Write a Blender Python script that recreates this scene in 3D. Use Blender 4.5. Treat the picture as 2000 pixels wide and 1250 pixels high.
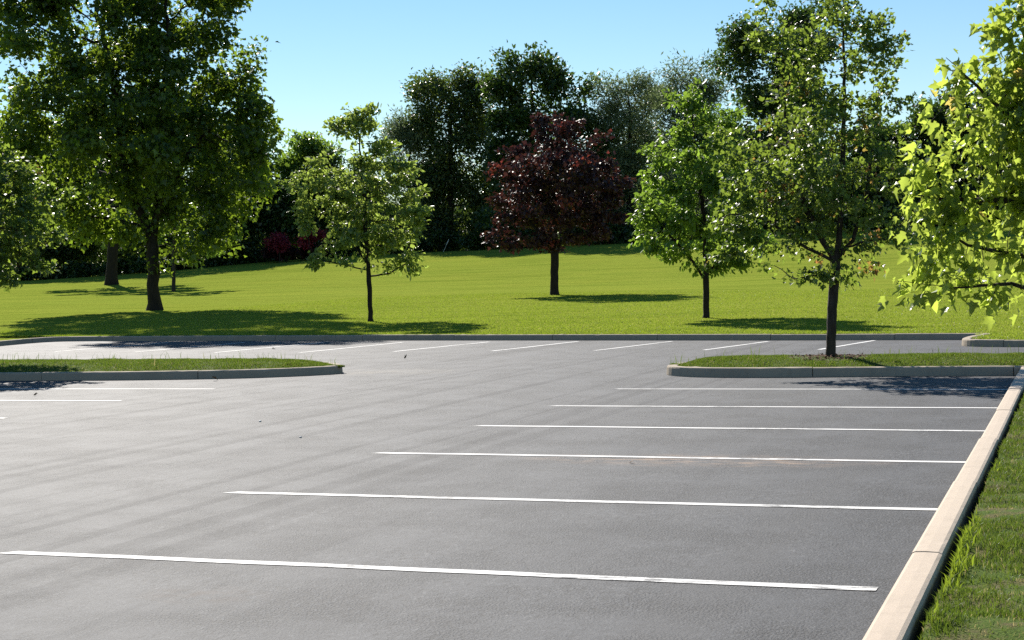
import bpy, math
import numpy as np
from mathutils import Matrix, Vector

scene = bpy.context.scene
for o in list(bpy.data.objects):
    bpy.data.objects.remove(o)
COL = scene.collection
R = math.radians

# ---------------------------------------------------------------- camera
# world: Y runs along the right-hand kerb, X along the parking lines, Z up, asphalt at z = 0
EYE = 1.70
FPX = 3164.0                      # focal length in pixels of a 2000 px wide frame


def _ray(x, y):
    return np.array([x - 1000.0, 625.0 - y, -FPX])


_Y = _ray(2111, 515); _Y /= np.linalg.norm(_Y)
_X = -_ray(-8000, 748); _X /= np.linalg.norm(_X)
_Z = np.cross(_X, _Y); _Z /= np.linalg.norm(_Z)
_X = np.cross(_Y, _Z)
CM = np.array([_X, _Y, _Z])       # camera axes in the world
cam = bpy.data.cameras.new('camera')
cam.sensor_width = 36.0
cam.lens = 36.0 * FPX / 2000.0
cam.clip_start = 0.1
cam.clip_end = 3000
cam_o = bpy.data.objects.new('camera', cam)
COL.objects.link(cam_o)
m4 = Matrix([list(r) + [0] for r in CM] + [[0, 0, 0, 1]])
m4.translation = (0, 0, EYE)
cam_o.matrix_world = m4
scene.camera = cam_o

# ---------------------------------------------------------------- light
SUN_EL, SUN_AZ = R(35.0), R(-38.0)          # azimuth from +Y towards +X
w = bpy.data.worlds.new('World'); scene.world = w
w.use_nodes = True
nt = w.node_tree
bg = nt.nodes['Background']
sky = nt.nodes.new('ShaderNodeTexSky')
sky.sky_type = 'NISHITA'
sky.sun_disc = False
sky.sun_elevation = SUN_EL
sky.sun_rotation = SUN_AZ
sky.altitude = 0
sky.air_density = 1.0
sky.dust_density = 0.0
sky.ozone_density = 1.6
hs = nt.nodes.new('ShaderNodeHueSaturation')
hs.inputs['Saturation'].default_value = 1.22
hs.inputs['Hue'].default_value = 0.497
nt.links.new(sky.outputs[0], hs.inputs['Color'])
nt.links.new(hs.outputs[0], bg.inputs[0])
bg.inputs[1].default_value = 0.064
sl = bpy.data.lights.new('sun', 'SUN')
sl.energy = 5.0
sl.angle = R(0.5)
sl.color = (1.0, 0.94, 0.85)
so = bpy.data.objects.new('sun', sl); COL.objects.link(so)
sd = Vector((math.sin(SUN_AZ) * math.cos(SUN_EL), math.cos(SUN_AZ) * math.cos(SUN_EL), math.sin(SUN_EL)))
so.rotation_euler = sd.to_track_quat('Z', 'Y').to_euler()
so.location = (0, 0, 60)
vs = scene.view_settings
vs.view_transform = 'Standard'
vs.look = 'None'
vs.exposure = 0.85
vs.gamma = 1.0
scene.cycles.max_bounces = 10
scene.cycles.diffuse_bounces = 6
scene.cycles.transmission_bounces = 8
scene.cycles.use_denoising = False
scene.cycles.caustics_reflective = False
scene.cycles.caustics_refractive = False

# ---------------------------------------------------------------- helpers
rng = np.random.default_rng(11)
RIGHT = np.array([CM[0, 0], CM[1, 0], 0.0]); RIGHT /= np.linalg.norm(RIGHT)
FWD = np.array([-RIGHT[1], RIGHT[0], 0.0])
UP = np.array([0, 0, 1.0])


def at(px, py, d):
    """point at depth d metres along the line of sight through a photo pixel"""
    return np.array([0, 0, EYE]) + CM @ (_ray(px, py) / FPX * d)


def unit(v):
    return v / (np.linalg.norm(v, axis=-1, keepdims=True) + 1e-9)


def tag(o, label=None, cat=None, group=None, kind=None):
    if label: o['label'] = label
    if cat: o['category'] = cat
    if group: o['group'] = group
    if kind: o['kind'] = kind
    return o


def empty(name, loc, label, cat, group=None):
    o = bpy.data.objects.new(name, None)
    o.location = [float(v) for v in loc]
    o.empty_display_size = 0.3
    COL.objects.link(o)
    return tag(o, label, cat, group)


def link(name, me, mat, parent=None, smooth=False):
    o = bpy.data.objects.new(name, me)
    COL.objects.link(o)
    if mat: me.materials.append(mat)
    if parent: o.parent = parent
    if smooth and len(me.polygons):
        me.polygons.foreach_set('use_smooth', np.ones(len(me.polygons), dtype=bool))
    return o


def mesh_np(name, V, F, attrs=None):
    """V (n,3), F (m,k) with constant k"""
    V = np.ascontiguousarray(V, dtype=np.float32); F = np.ascontiguousarray(F, dtype=np.int32)
    me = bpy.data.meshes.new(name)
    me.vertices.add(len(V)); me.vertices.foreach_set('co', V.ravel())
    k = F.shape[1]
    me.loops.add(F.size); me.loops.foreach_set('vertex_index', F.ravel())
    me.polygons.add(len(F))
    me.polygons.foreach_set('loop_start', np.arange(0, F.size, k, dtype=np.int32))
    me.polygons.foreach_set('loop_total', np.full(len(F), k, dtype=np.int32))
    for n, a in (attrs or {}).items():
        at_ = me.attributes.new(n, 'FLOAT', 'POINT')
        at_.data.foreach_set('value', np.ascontiguousarray(a, dtype=np.float32))
    me.update(calc_edges=True)
    return me


# ---------------------------------------------------------------- materials
class NB:
    """small node builder"""
    def __init__(s, name):
        s.m = bpy.data.materials.new(name); s.m.use_nodes = True
        s.t = s.m.node_tree; s.t.nodes.clear()
        s.out = s.n('ShaderNodeOutputMaterial')

    def n(s, typ, **kw):
        x = s.t.nodes.new(typ)
        for k, v in kw.items(): setattr(x, k, v)
        return x

    def l(s, a, b): s.t.links.new(a, b)

    def put(s, inp, v):
        if hasattr(v, 'is_output'): s.l(v, inp)
        elif isinstance(v, (tuple, list)) and len(v) == 3 and inp.type == 'RGBA': inp.default_value = (*v, 1)
        else: inp.default_value = v

    def coord(s): return s.n('ShaderNodeTexCoord').outputs['Object']

    def mapping(s, v, scale=(1, 1, 1), loc=(0, 0, 0), rot=(0, 0, 0)):
        x = s.n('ShaderNodeMapping'); s.l(v, x.inputs[0])
        x.inputs['Scale'].default_value = scale; x.inputs['Location'].default_value = loc
        x.inputs['Rotation'].default_value = rot
        return x.outputs[0]

    def noise(s, v, scale, detail=3, rough=0.55, dist=0.0):
        x = s.n('ShaderNodeTexNoise'); s.l(v, x.inputs['Vector'])
        x.inputs['Scale'].default_value = scale; x.inputs['Detail'].default_value = detail
        x.inputs['Roughness'].default_value = rough; x.inputs['Distortion'].default_value = dist
        return x.outputs[0]

    def ramp(s, v, a, b, lo=0.0, hi=1.0):
        x = s.n('ShaderNodeMapRange'); s.l(v, x.inputs[0])
        x.inputs[1].default_value = a; x.inputs[2].default_value = b
        x.inputs[3].default_value = lo; x.inputs[4].default_value = hi
        return x.outputs[0]

    def math(s, op, a, b=0.0):
        x = s.n('ShaderNodeMath', operation=op)
        s.put(x.inputs[0], a); s.put(x.inputs[1], b)
        return x.outputs[0]

    def mix(s, f, a, b, blend='MIX'):
        x = s.n('ShaderNodeMix', data_type='RGBA', blend_type=blend)
        s.put(x.inputs[0], f); s.put(x.inputs[6], a); s.put(x.inputs[7], b)
        return x.outputs[2]

    def attr(s, name): return s.n('ShaderNodeAttribute', attribute_name=name).outputs['Fac']

    def bump(s, h, strength, dist):
        x = s.n('ShaderNodeBump'); s.l(h, x.inputs['Height'])
        x.inputs['Strength'].default_value = strength; x.inputs['Distance'].default_value = dist
        return x.outputs[0]

    def pbr(s, col, rough, spec=0.5, normal=None):
        x = s.n('ShaderNodeBsdfPrincipled')
        s.put(x.inputs['Base Color'], col); s.put(x.inputs['Roughness'], rough)
        s.put(x.inputs['Specular IOR Level'], spec)
        if normal is not None: s.l(normal, x.inputs['Normal'])
        return x.outputs[0]

    def done(s, sh):
        s.l(sh, s.out.inputs[0]); return s.m


def leaf_mat(name, dark, light, trans, young=(0.3, 0.1, 0.03), tf=0.4, rough=0.38, spec=0.5):
    b = NB(name)
    t = b.attr('tint'); y = b.attr('young')
    c = b.mix(y, b.mix(t, dark, light), young)
    p = b.pbr(c, rough, spec)
    tr = b.n('ShaderNodeBsdfTranslucent')
    dk = tuple(v * 0.6 for v in trans)
    b.l(b.mix(y, b.mix(t, dk, trans), tuple(min(1, v * 1.6) for v in young)), tr.inputs[0])
    mx = b.n('ShaderNodeMixShader'); mx.inputs[0].default_value = tf
    b.l(p, mx.inputs[1]); b.l(tr.outputs[0], mx.inputs[2])
    return b.done(mx.outputs[0])


def bark_mat(name, a, c):
    b = NB(name)
    v = b.mapping(b.coord(), (1, 1, 0.25))
    n1 = b.noise(v, 14, 5, 0.65); n2 = b.noise(v, 45, 3)
    col = b.mix(b.ramp(n1, 0.3, 0.7), a, c)
    return b.done(b.pbr(col, 0.9, 0.2, b.bump(b.math('ADD', n1, n2), 0.9, 0.03)))


M = {}
M['bark'] = bark_mat('grey_bark', (0.022, 0.017, 0.013), (0.075, 0.062, 0.052))
M['bark_dark'] = bark_mat('dark_bark', (0.012, 0.010, 0.008), (0.038, 0.031, 0.026))
M['leaf_near'] = leaf_mat('near_maple_leaf', (0.055, 0.105, 0.018), (0.18, 0.25, 0.05), (0.60, 0.74, 0.10), (0.55, 0.36, 0.12), 0.55, 0.38, 0.6)
M['leaf_island'] = leaf_mat('island_tree_leaf', (0.035, 0.07, 0.018), (0.09, 0.15, 0.035), (0.36, 0.50, 0.06), (0.34, 0.17, 0.05), 0.44, 0.42, 0.5)
M['leaf_green'] = leaf_mat('fresh_green_leaf', (0.040, 0.085, 0.018), (0.10, 0.17, 0.035), (0.36, 0.56, 0.06), (0.2, 0.16, 0.04), 0.46, 0.42, 0.5)
M['leaf_ash'] = leaf_mat('ash_leaf', (0.06, 0.10, 0.028), (0.16, 0.22, 0.065), (0.46, 0.60, 0.10), (0.16, 0.16, 0.05), 0.46, 0.40, 0.6)
M['leaf_maple'] = leaf_mat('big_maple_leaf', (0.022, 0.05, 0.012), (0.055, 0.105, 0.022), (0.30, 0.44, 0.03), (0.1, 0.12, 0.03), 0.42, 0.42, 0.45)
M['leaf_purple'] = leaf_mat('purple_leaf', (0.024, 0.014, 0.018), (0.075, 0.038, 0.040), (0.085, 0.026, 0.022), (0.20, 0.04, 0.03), 0.30, 0.52, 0.35)
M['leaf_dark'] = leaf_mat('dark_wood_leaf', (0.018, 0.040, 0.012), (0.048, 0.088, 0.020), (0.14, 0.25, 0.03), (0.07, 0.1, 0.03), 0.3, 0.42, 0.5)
M['leaf_ivy'] = leaf_mat('ivy_leaf', (0.026, 0.046, 0.013), (0.070, 0.105, 0.028), (0.22, 0.32, 0.05), (0.1, 0.12, 0.03), 0.32, 0.42, 0.5)
M['leaf_willow'] = leaf_mat('grey_green_leaf', (0.075, 0.11, 0.055), (0.16, 0.20, 0.11), (0.27, 0.36, 0.14), (0.12, 0.14, 0.06), 0.35, 0.45, 0.5)
M['leaf_red'] = leaf_mat('crimson_leaf', (0.16, 0.015, 0.03), (0.28, 0.035, 0.06), (0.45, 0.05, 0.08), (0.3, 0.05, 0.05), 0.4, 0.5, 0.3)
M['leaf_maroon'] = leaf_mat('maroon_leaf', (0.025, 0.008, 0.010), (0.06, 0.018, 0.02), (0.1, 0.02, 0.02), (0.08, 0.02, 0.02), 0.3, 0.5, 0.3)
M['blade'] = leaf_mat('grass_blade', (0.050, 0.085, 0.014), (0.11, 0.16, 0.03), (0.20, 0.29, 0.03), (0.32, 0.26, 0.12), 0.4, 0.45, 0.3)
M['blade_lawn'] = leaf_mat('lawn_blade', (0.12, 0.175, 0.016), (0.22, 0.28, 0.035), (0.38, 0.50, 0.04), (0.32, 0.29, 0.10), 0.4, 0.5, 0.25)


def mk_lawn():
    b = NB('mown_lawn'); v = b.coord()
    n1 = b.noise(v, 0.16, 4, 0.6); n2 = b.noise(v, 9, 4, 0.7); n3 = b.noise(b.mapping(v, (0.25, 1.6, 1), rot=(0, 0, R(8))), 0.5, 3, 0.6)
    n4 = b.noise(v, 1.3, 4, 0.6)
    c = b.mix(b.ramp(n2, 0.25, 0.75), (0.145, 0.190, 0.022), (0.265, 0.31, 0.050))
    c = b.mix(b.ramp(n1, 0.4, 0.75, 0, 0.5), c, (0.25, 0.27, 0.04))
    c = b.mix(b.ramp(n3, 0.46, 0.68, 0, 0.55), c, (0.110, 0.160, 0.018))
    c = b.mix(b.ramp(n4, 0.58, 0.75, 0, 0.45), c, (0.27, 0.25, 0.06))
    h = b.math('ADD', n2, b.noise(v, 40, 2))
    return b.done(b.pbr(c, 1.0, 0.0, b.bump(h, 0.5, 0.04)))


def mk_turf(name, soil):
    b = NB(name); v = b.coord()
    n1 = b.noise(v, 5, 4, 0.6); n2 = b.noise(v, 60, 3, 0.7)
    c = b.mix(b.ramp(n2, 0.3, 0.7), (0.045, 0.08, 0.012), (0.10, 0.145, 0.02))
    c = b.mix(b.ramp(n1, 0.46, 0.60, 0, soil), c, b.mix(n2, (0.06, 0.04, 0.022), (0.22, 0.165, 0.09)))
    return b.done(b.pbr(c, 0.95, 0.1, b.bump(n2, 0.8, 0.02)))


def mk_concrete(name, base, dark, soil_shade=0.0):
    b = NB(name); v = b.coord()
    n1 = b.noise(v, 1.4, 5, 0.65); n2 = b.noise(v, 120, 3, 0.7); n3 = b.noise(b.mapping(v, (1, 1, 0.3)), 6, 5, 0.7)
    c = b.mix(b.ramp(n1, 0.4, 0.75, 0, 0.5), base, dark)
    c = b.mix(b.ramp(n3, 0.52, 0.75, 0, 0.45), c, tuple(v_ * 0.8 for v_ in dark))
    c = b.mix(b.ramp(n2, 0.35, 0.65, 0, 0.35), c, tuple(v_ * 0.7 for v_ in base))
    if soil_shade:  # shade of the gap behind the kerb, with soil stain, painted dark low down
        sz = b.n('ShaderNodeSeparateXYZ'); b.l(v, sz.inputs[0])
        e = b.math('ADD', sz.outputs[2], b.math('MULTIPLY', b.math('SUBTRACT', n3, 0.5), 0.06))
        c = b.mix(b.ramp(e, 0.10, 0.135, soil_shade, 0.0), c, (0.035, 0.026, 0.018))
    h = b.math('ADD', b.math('MULTIPLY', n3, 0.5), n2)
    return b.done(b.pbr(c, 0.9, 0.2, b.bump(h, 0.35, 0.006)))


def asphalt_nodes(b):
    v = b.coord()
    vor = b.n('ShaderNodeTexVoronoi'); b.l(v, vor.inputs['Vector']); vor.inputs['Scale'].default_value = 62
    fine = b.noise(v, 78, 4, 0.8); fine2 = b.noise(v, 300, 2, 0.6)
    mott = b.noise(b.mapping(v, (0.5, 1.0, 1)), 0.55, 5, 0.62, 0.4)
    mott2 = b.noise(v, 2.2, 4, 0.65)
    strk = b.noise(b.mapping(v, (3.2, 0.035, 1), rot=(0, 0, R(3))), 1.0, 4, 0.6, 0.15)
    strk2 = b.noise(b.mapping(v, (0.12, 3.2, 1), rot=(0, 0, R(-3))), 1.0, 5, 0.65, 0.3)
    c = b.mix(b.ramp(fine, 0.36, 0.64), (0.017, 0.018, 0.022), (0.090, 0.095, 0.107))
    c = b.mix(b.ramp(mott, 0.35, 0.7, 0, 0.15), c, (0.086, 0.085, 0.086))
    c = b.mix(b.ramp(mott2, 0.52, 0.75, 0, 0.08), c, (0.045, 0.046, 0.05))
    sx0 = b.n('ShaderNodeSeparateXYZ'); b.l(v, sx0.inputs[0])
    lane = b.math('MULTIPLY', b.ramp(sx0.outputs[0], -14.5, -12.5), b.ramp(sx0.outputs[0], -6.0, -4.0, 1.0, 0.25))
    c = b.mix(b.math('MULTIPLY', lane, b.ramp(strk, 0.52, 0.58, 0, 0.36)), c, (0.030, 0.030, 0.034))
    c = b.mix(b.ramp(strk2, 0.58, 0.72, 0, 0.08), c, (0.12, 0.12, 0.122))
    # dark open specks and pale chippings a few centimetres across, thick in some patches and thin in others
    sp = b.noise(b.mapping(v, (1.0, 0.55, 1)), 20, 3, 0.8)
    patch = b.ramp(b.noise(v, 0.8, 5, 0.65), 0.36, 0.64, 0.2, 1.0)
    c = b.mix(b.math('MULTIPLY', b.ramp(sp, 0.56, 0.60, 0, 0.95), patch), c, (0.018, 0.018, 0.021))
    c = b.mix(b.math('MULTIPLY', b.ramp(sp, 0.44, 0.36, 0, 0.6), patch), c, (0.15, 0.15, 0.155))
    # dark open pits between the chippings
    pit = b.ramp(vor.outputs['Distance'], 0.40, 0.58)
    pit = b.math('MULTIPLY', pit, b.ramp(b.noise(v, 1.1, 4, 0.65), 0.38, 0.62, 0.15, 1.0))
    c = b.mix(b.math('MULTIPLY', pit, 0.75), c, (0.012, 0.012, 0.014))
    h = b.math('SUBTRACT', b.math('ADD', b.math('MULTIPLY', b.math('SUBTRACT', fine, sp), 0.45), b.math('MULTIPLY', fine2, 0.5)), b.math('MULTIPLY', pit, 0.9))
    return v, c, h, strk, mott, strk2


def mk_asphalt():
    b = NB('worn_asphalt')
    v, c, h, strk, mott, strk2 = asphalt_nodes(b)
    sx = b.n('ShaderNodeSeparateXYZ'); b.l(v, sx.inputs[0])
    X, Y = sx.outputs[0], sx.outputs[1]

    def blob(cx, cy, rx, ry):
        dx = b.math('DIVIDE', b.math('SUBTRACT', X, cx), rx); dy = b.math('DIVIDE', b.math('SUBTRACT', Y, cy), ry)
        r2 = b.math('ADD', b.math('MULTIPLY', dx, dx), b.math('MULTIPLY', dy, dy))
        return b.ramp(r2, 0.0, 1.0, 1.0, 0.0)
    # washed-in sand across one bay, a rusty drip and a sandy sweep past the island tip
    sandn = b.ramp(b.noise(b.mapping(v, (1, 3.5, 1)), 2.6, 6, 0.7), 0.46, 0.66)
    sand = b.math('MULTIPLY', sandn, blob(-3.25, 14.35, 1.9, 0.55))
    c = b.mix(b.math('MULTIPLY', sand, 0.95), c, (0.30, 0.20, 0.13))
    drip = b.math('MULTIPLY', b.ramp(b.noise(v, 7, 4, 0.7), 0.42, 0.6), blob(-4.55, 7.75, 0.45, 0.3))
    c = b.mix(b.math('MULTIPLY', drip, 0.5), c, (0.05, 0.03, 0.022))
    tip = b.math('MULTIPLY', b.ramp(b.noise(v, 1.3, 4, 0.7), 0.4, 0.6), blob(-12.2, 27.3, 1.7, 1.2))
    c = b.mix(b.math('MULTIPLY', tip, 0.5), c, (0.17, 0.15, 0.12))
    # darker rolled strip beside the kerb
    strip = b.math('MULTIPLY', b.ramp(X, -2.15, -2.0), b.ramp(X, -1.75, -1.6, 1, 0))
    c = b.mix(b.math('MULTIPLY', strip, 0.35), c, (0.042, 0.042, 0.045))
    rough = 0.77
    lane = b.math('MULTIPLY', b.ramp(X, -14.5, -12.5), b.ramp(X, -6.0, -4.0, 1.0, 0.2))
    polish = b.math('SUBTRACT', 0.34, b.math('MULTIPLY', lane, b.ramp(strk, 0.51, 0.58, 0.0, 0.085)))
    return b.done(b.pbr(c, rough, polish, b.bump(h, 0.6, 0.005)))


def mk_paint():
    b = NB('white_line_paint')
    v, c, h, *_ = asphalt_nodes(b)
    wear = b.noise(b.mapping(v, (1, 4, 1)), 5, 6, 0.75)
    patch = b.noise(v, 0.55, 3, 0.6)
    mask = b.math('MULTIPLY', b.ramp(wear, 0.50, 0.56), b.ramp(patch, 0.48, 0.60))
    tone = b.mix(b.noise(v, 30, 3), (0.62, 0.605, 0.58), (0.78, 0.765, 0.74))
    sx = b.n('ShaderNodeSeparateXYZ'); b.l(v, sx.inputs[0])
    for cx, cy, rx in ((-2.45, 8.7, 0.85), (-1.15, 8.68, 0.3), (-4.2, 8.7, 0.4), (-2.0, 11.6, 0.5), (-3.1, 14.5, 0.6)):
        dx = b.math('DIVIDE', b.math('SUBTRACT', sx.outputs[0], cx), rx); dy = b.math('DIVIDE', b.math('SUBTRACT', sx.outputs[1], cy), 0.3)
        r2 = b.math('ADD', b.math('MULTIPLY', dx, dx), b.math('MULTIPLY', dy, dy))
        mask = b.math('MAXIMUM', mask, b.math('MULTIPLY', b.ramp(wear, 0.49, 0.56), b.ramp(r2, 0.2, 1.0, 1.0, 0.0)))
    cc = b.mix(b.math('MULTIPLY', mask, 0.8), tone, c)
    return b.done(b.pbr(cc, 0.7, 0.3, b.bump(h, 0.3, 0.004)))


M['lawn'] = mk_lawn()
M['turf'] = mk_turf('island_turf', 0.4)
M['verge'] = mk_turf('verge_turf', 0.7)
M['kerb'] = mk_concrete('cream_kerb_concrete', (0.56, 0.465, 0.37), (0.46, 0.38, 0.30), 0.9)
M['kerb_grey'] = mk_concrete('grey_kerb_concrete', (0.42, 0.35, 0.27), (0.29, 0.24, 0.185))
M['asphalt'] = mk_asphalt()
M['paint'] = mk_paint()


def mk_mulch():
    b = NB('bark_mulch'); v = b.coord()
    n = b.noise(v, 40, 3, 0.7)
    return b.done(b.pbr(b.mix(n, (0.06, 0.032, 0.022), (0.25, 0.14, 0.10)), 0.95, 0.1))


def mk_plain(name, a, c, rough=0.7):
    b = NB(name); n = b.noise(b.coord(), 40, 3)
    return b.done(b.pbr(b.mix(n, a, c), rough, 0.3))


M['mulch'] = mk_mulch()
M['stone'] = mk_plain('pale_stone', (0.65, 0.63, 0.6), (0.8, 0.78, 0.74))
M['dry_leaf'] = mk_plain('dry_leaf', (0.16, 0.09, 0.04), (0.32, 0.2, 0.1))
M['pole'] = mk_plain('white_pole_paint', (0.6, 0.6, 0.58), (0.72, 0.72, 0.7))

# ---------------------------------------------------------------- terrain
KX = np.array([-60, -29.6, -21.0, -14.36, -7.24, -2.0, 10, 60.0])
KY = np.array([47.0, 43.3, 42.05, 40.85, 39.45, 38.75, 37.6, 33.0])       # outer edge of the far kerb
TT = np.array([-10, 0, 10, 22, 32, 42, 50, 60, 75, 95, 105, 118, 140, 400.0])
TB = np.array([.12, .13, .34, .62, .80, .92, 1.05, 1.05, 1.05, 1.05, 1.05, 1.05, 1.05, 1.05])
TS = np.array([0, 0, 0, 0, 0, 0, 0, .35, 1.25, 2.5, 2.9, 3.0, 2.7, 1.0])
SX = np.array([-140, -102, -85, -70, -52, -12, 20, 80.0])
SS = np.array([.50, .60, .86, 1.15, 1.22, 1.54, 1.66, 1.75])
_tt = np.linspace(-10, 400, 4101)


def _smooth(a, n=61):
    k = np.hanning(n); k /= k.sum()
    return np.convolve(np.pad(a, n // 2, mode='edge'), k, 'valid')


_tb = _smooth(np.interp(_tt, TT, TB), 81); _ts = _smooth(np.interp(_tt, TT, TS), 121)
_sx = np.linspace(-140, 80, 441); _ss = _smooth(np.interp(_sx, SX, SS), 41)


def ground_z(x, y):
    t = y - np.interp(x, KX, KY)
    z = np.interp(t, _tt, _tb) + np.interp(t, _tt, _ts) * np.interp(x, _sx, _ss)
    und = 0.05 * np.sin(x * 0.23 + 1.0) * np.sin(y * 0.19) * np.clip(t / 12, 0, 1)
    return z + und


def ground_at(px, py):
    """first point of the lawn met by the line of sight through a photo pixel"""
    d = np.arange(36, 320, 0.05)
    P = np.array([0, 0, EYE]) + np.outer(d, CM @ (_ray(px, py) / FPX))
    hit = np.nonzero(P[:, 2] <= ground_z(P[:, 0], P[:, 1]))[0]
    i = hit[0] if len(hit) else len(d) - 1
    p = P[i].copy(); p[2] = ground_z(p[0], p[1])
    return p, d[i]


EDGE = np.array([(0, 548), (50, 545), (330, 528), (480, 512), (560, 505), (700, 497), (830, 490), (950, 486), (1200, 475), (1420, 462), (1650, 452), (1820, 441), (2000, 436)], float)


def edge_depth(px):
    """distance of the wood edge along the top of the lawn"""
    return min(ground_at(px, np.interp(px, EDGE[:, 0], EDGE[:, 1]) + 3.0)[1], 158.0)


def grid_mesh(name, xs, ycols, zf):
    nx, ny = ycols.shape
    V = np.zeros((nx, ny, 3)); V[..., 0] = xs[:, None]; V[..., 1] = ycols
    V[..., 2] = zf(V[..., 0], V[..., 1])
    i = np.arange(nx * ny).reshape(nx, ny)
    F = np.stack([i[:-1, :-1], i[1:, :-1], i[1:, 1:], i[:-1, 1:]], -1).reshape(-1, 4)
    return mesh_np(name, V.reshape(-1, 3), F)


def lot_edge(x):
    """y of the back of the far kerb, peninsula included"""
    y = np.interp(x, KX, KY) + 0.10
    return np.where(x > -2.25, np.interp(x, [-2.25, -1.9, -1.1, 12, 60], [36.4, 35.75, 35.3, 34.75, 30]), y)


xs = np.concatenate([np.arange(-200, -60, 4), np.arange(-60, -30, 1.5), np.arange(-30, 2, 0.35), np.arange(2, 120, 4)])
tcol = np.concatenate([np.arange(0, 12, 0.4), np.arange(12, 60, 1.0), np.arange(60, 160, 2.0), np.arange(160, 1500, 60.0)])
y0 = lot_edge(xs)
lawn = link('lawn', grid_mesh('lawn', xs, y0[:, None] + tcol[None, :], ground_z), M['lawn'], smooth=True)
tag(lawn, 'sunlit mown green lawn rising gently behind the far kerb', 'lawn', kind='structure')


def sheet(name, pts, z, mat):
    me = bpy.data.meshes.new(name)
    me.from_pydata([(p[0], p[1], z) for p in pts], [], [list(range(len(pts)))])
    return link(name, me, mat)


ys_ = np.arange(20, 44.2, 0.3)
xr_ = np.interp(ys_, [20, 30, 36, 39.8, 42.0, 43.3, 44.2], [-29.6, -29.62, -29.85, -30.32, -30.72, -30.9, -29.5])
Vs = np.array([[[x_, y_, 0.115] for x_ in np.concatenate([np.linspace(-70, xe - 1, 8), [xe]])] for y_, xe in zip(ys_, xr_)])
ii = np.arange(len(ys_) * 9).reshape(-1, 9)
corner = link('lawn', mesh_np('lawn', Vs.reshape(-1, 3), np.stack([ii[:-1, :-1], ii[:-1, 1:], ii[1:, 1:], ii[1:, :-1]], -1).reshape(-1, 4)), M['lawn'])
tag(corner, 'sliver of lawn outside the far left corner of the car park', 'lawn', kind='structure')
ground = sheet('ground', [(-900, -300), (900, -300), (900, 1600), (-900, 1600)], -0.25, M['turf'])
tag(ground, 'flat ground under and around the car park', 'ground', kind='structure')
lot = sheet('parking_lot', [(-31, -25), (-0.8, -25), (-0.8, 26.1), (30, 26.1), (30, 37.5), (-2, 39.3), (-14, 41.2), (-31, 43.9)], 0.0, M['asphalt'])
tag(lot, 'grey worn asphalt car park surface between the kerbs', 'car park', kind='structure')


# ---------------------------------------------------------------- kerbs
def resample(pts, step):
    pts = np.array(pts, float)
    seg = np.linalg.norm(np.diff(pts, axis=0), axis=1); s = np.concatenate([[0], np.cumsum(seg)])
    n = max(2, int(s[-1] / step) + 1); q = np.linspace(0, s[-1], n)
    return np.stack([np.interp(q, s, pts[:, k]) for k in range(pts.shape[1])], 1), q


def rounded(pts, it=3):
    """corner cutting of a polyline"""
    pts = [np.array(p, float) for p in pts]
    for _ in range(it):
        out = [pts[0]]
        for a, c in zip(pts[:-1], pts[1:]):
            out += [a * .75 + c * .25, a * .25 + c * .75]
        out.append(pts[-1]); pts = out
    return np.array(pts)


def kerb(name, path, label, mat, width=0.19, height=0.15, joint=3.05, side=1, seed=0, z0=-0.12, first=0.0, jw=0.006, chip=1.0):
    """path = the face on the asphalt side; the kerb's width lies to the left of it (side=1) or right (-1)"""
    r = np.random.default_rng(seed)
    P, q = resample(path, 0.12)
    T = unit(np.gradient(P, axis=0)); N = np.stack([-T[:, 1], T[:, 0]], 1) * side
    prof = [(0.0, z0), (0.0, 0.02), (0.008, height - 0.03), (0.018, height - 0.008), (0.035, height), (width * .5, height + .002), (width - 0.028, height), (width - 0.009, height - 0.009), (width, height - 0.03), (width, z0)]
    k = len(prof)
    cuts = np.arange(first if first > 0 else joint, q[-1], joint)
    edges = [0.0] + list(cuts) + [q[-1]]
    V = []; F = []
    for a, c in zip(edges[:-1], edges[1:]):
        g = jw
        ts = np.concatenate([[a + g], np.arange(a + 0.12, c - 0.1, 0.12), [c - g]])
        off = r.normal(0, 0.004, 2)
        base = len(V)
        chips = r.normal(0, 1, (len(ts), k))
        chips = chips * np.where(r.random((len(ts), k)) > 0.95, 0.006, 0.001) * chip
        for j, t in enumerate(ts):
            p = np.array([np.interp(t, q, P[:, 0]), np.interp(t, q, P[:, 1])])
            n = unit(np.array([np.interp(t, q, N[:, 0]), np.interp(t, q, N[:, 1])]))
            for i, (u, z) in enumerate(prof):
                dz = off[0] + (chips[j, i] if 2 <= i <= 8 else 0)
                uu = u + off[1] + (chips[j, i] if i in (2, 3, 7, 8) else 0)
                V.append((*(p + n * uu), z + (dz if z > 0.05 else 0)))
        for j in range(len(ts) - 1):
            for i in range(k - 1):
                a0 = base + j * k + i
                F.append((a0, a0 + 1, a0 + k + 1, a0 + k) if side < 0 else (a0, a0 + k, a0 + k + 1, a0 + 1))
        F.append(tuple(range(base, base + k)))
        F.append(tuple(range(base + (len(ts) - 1) * k + k - 1, base + (len(ts) - 1) * k - 1, -1)))
    me = bpy.data.meshes.new(name); me.from_pydata(V, [], F); me.update()
    o = link(name, me, mat)
    return tag(o, label, 'kerb', kind='structure')


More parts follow.
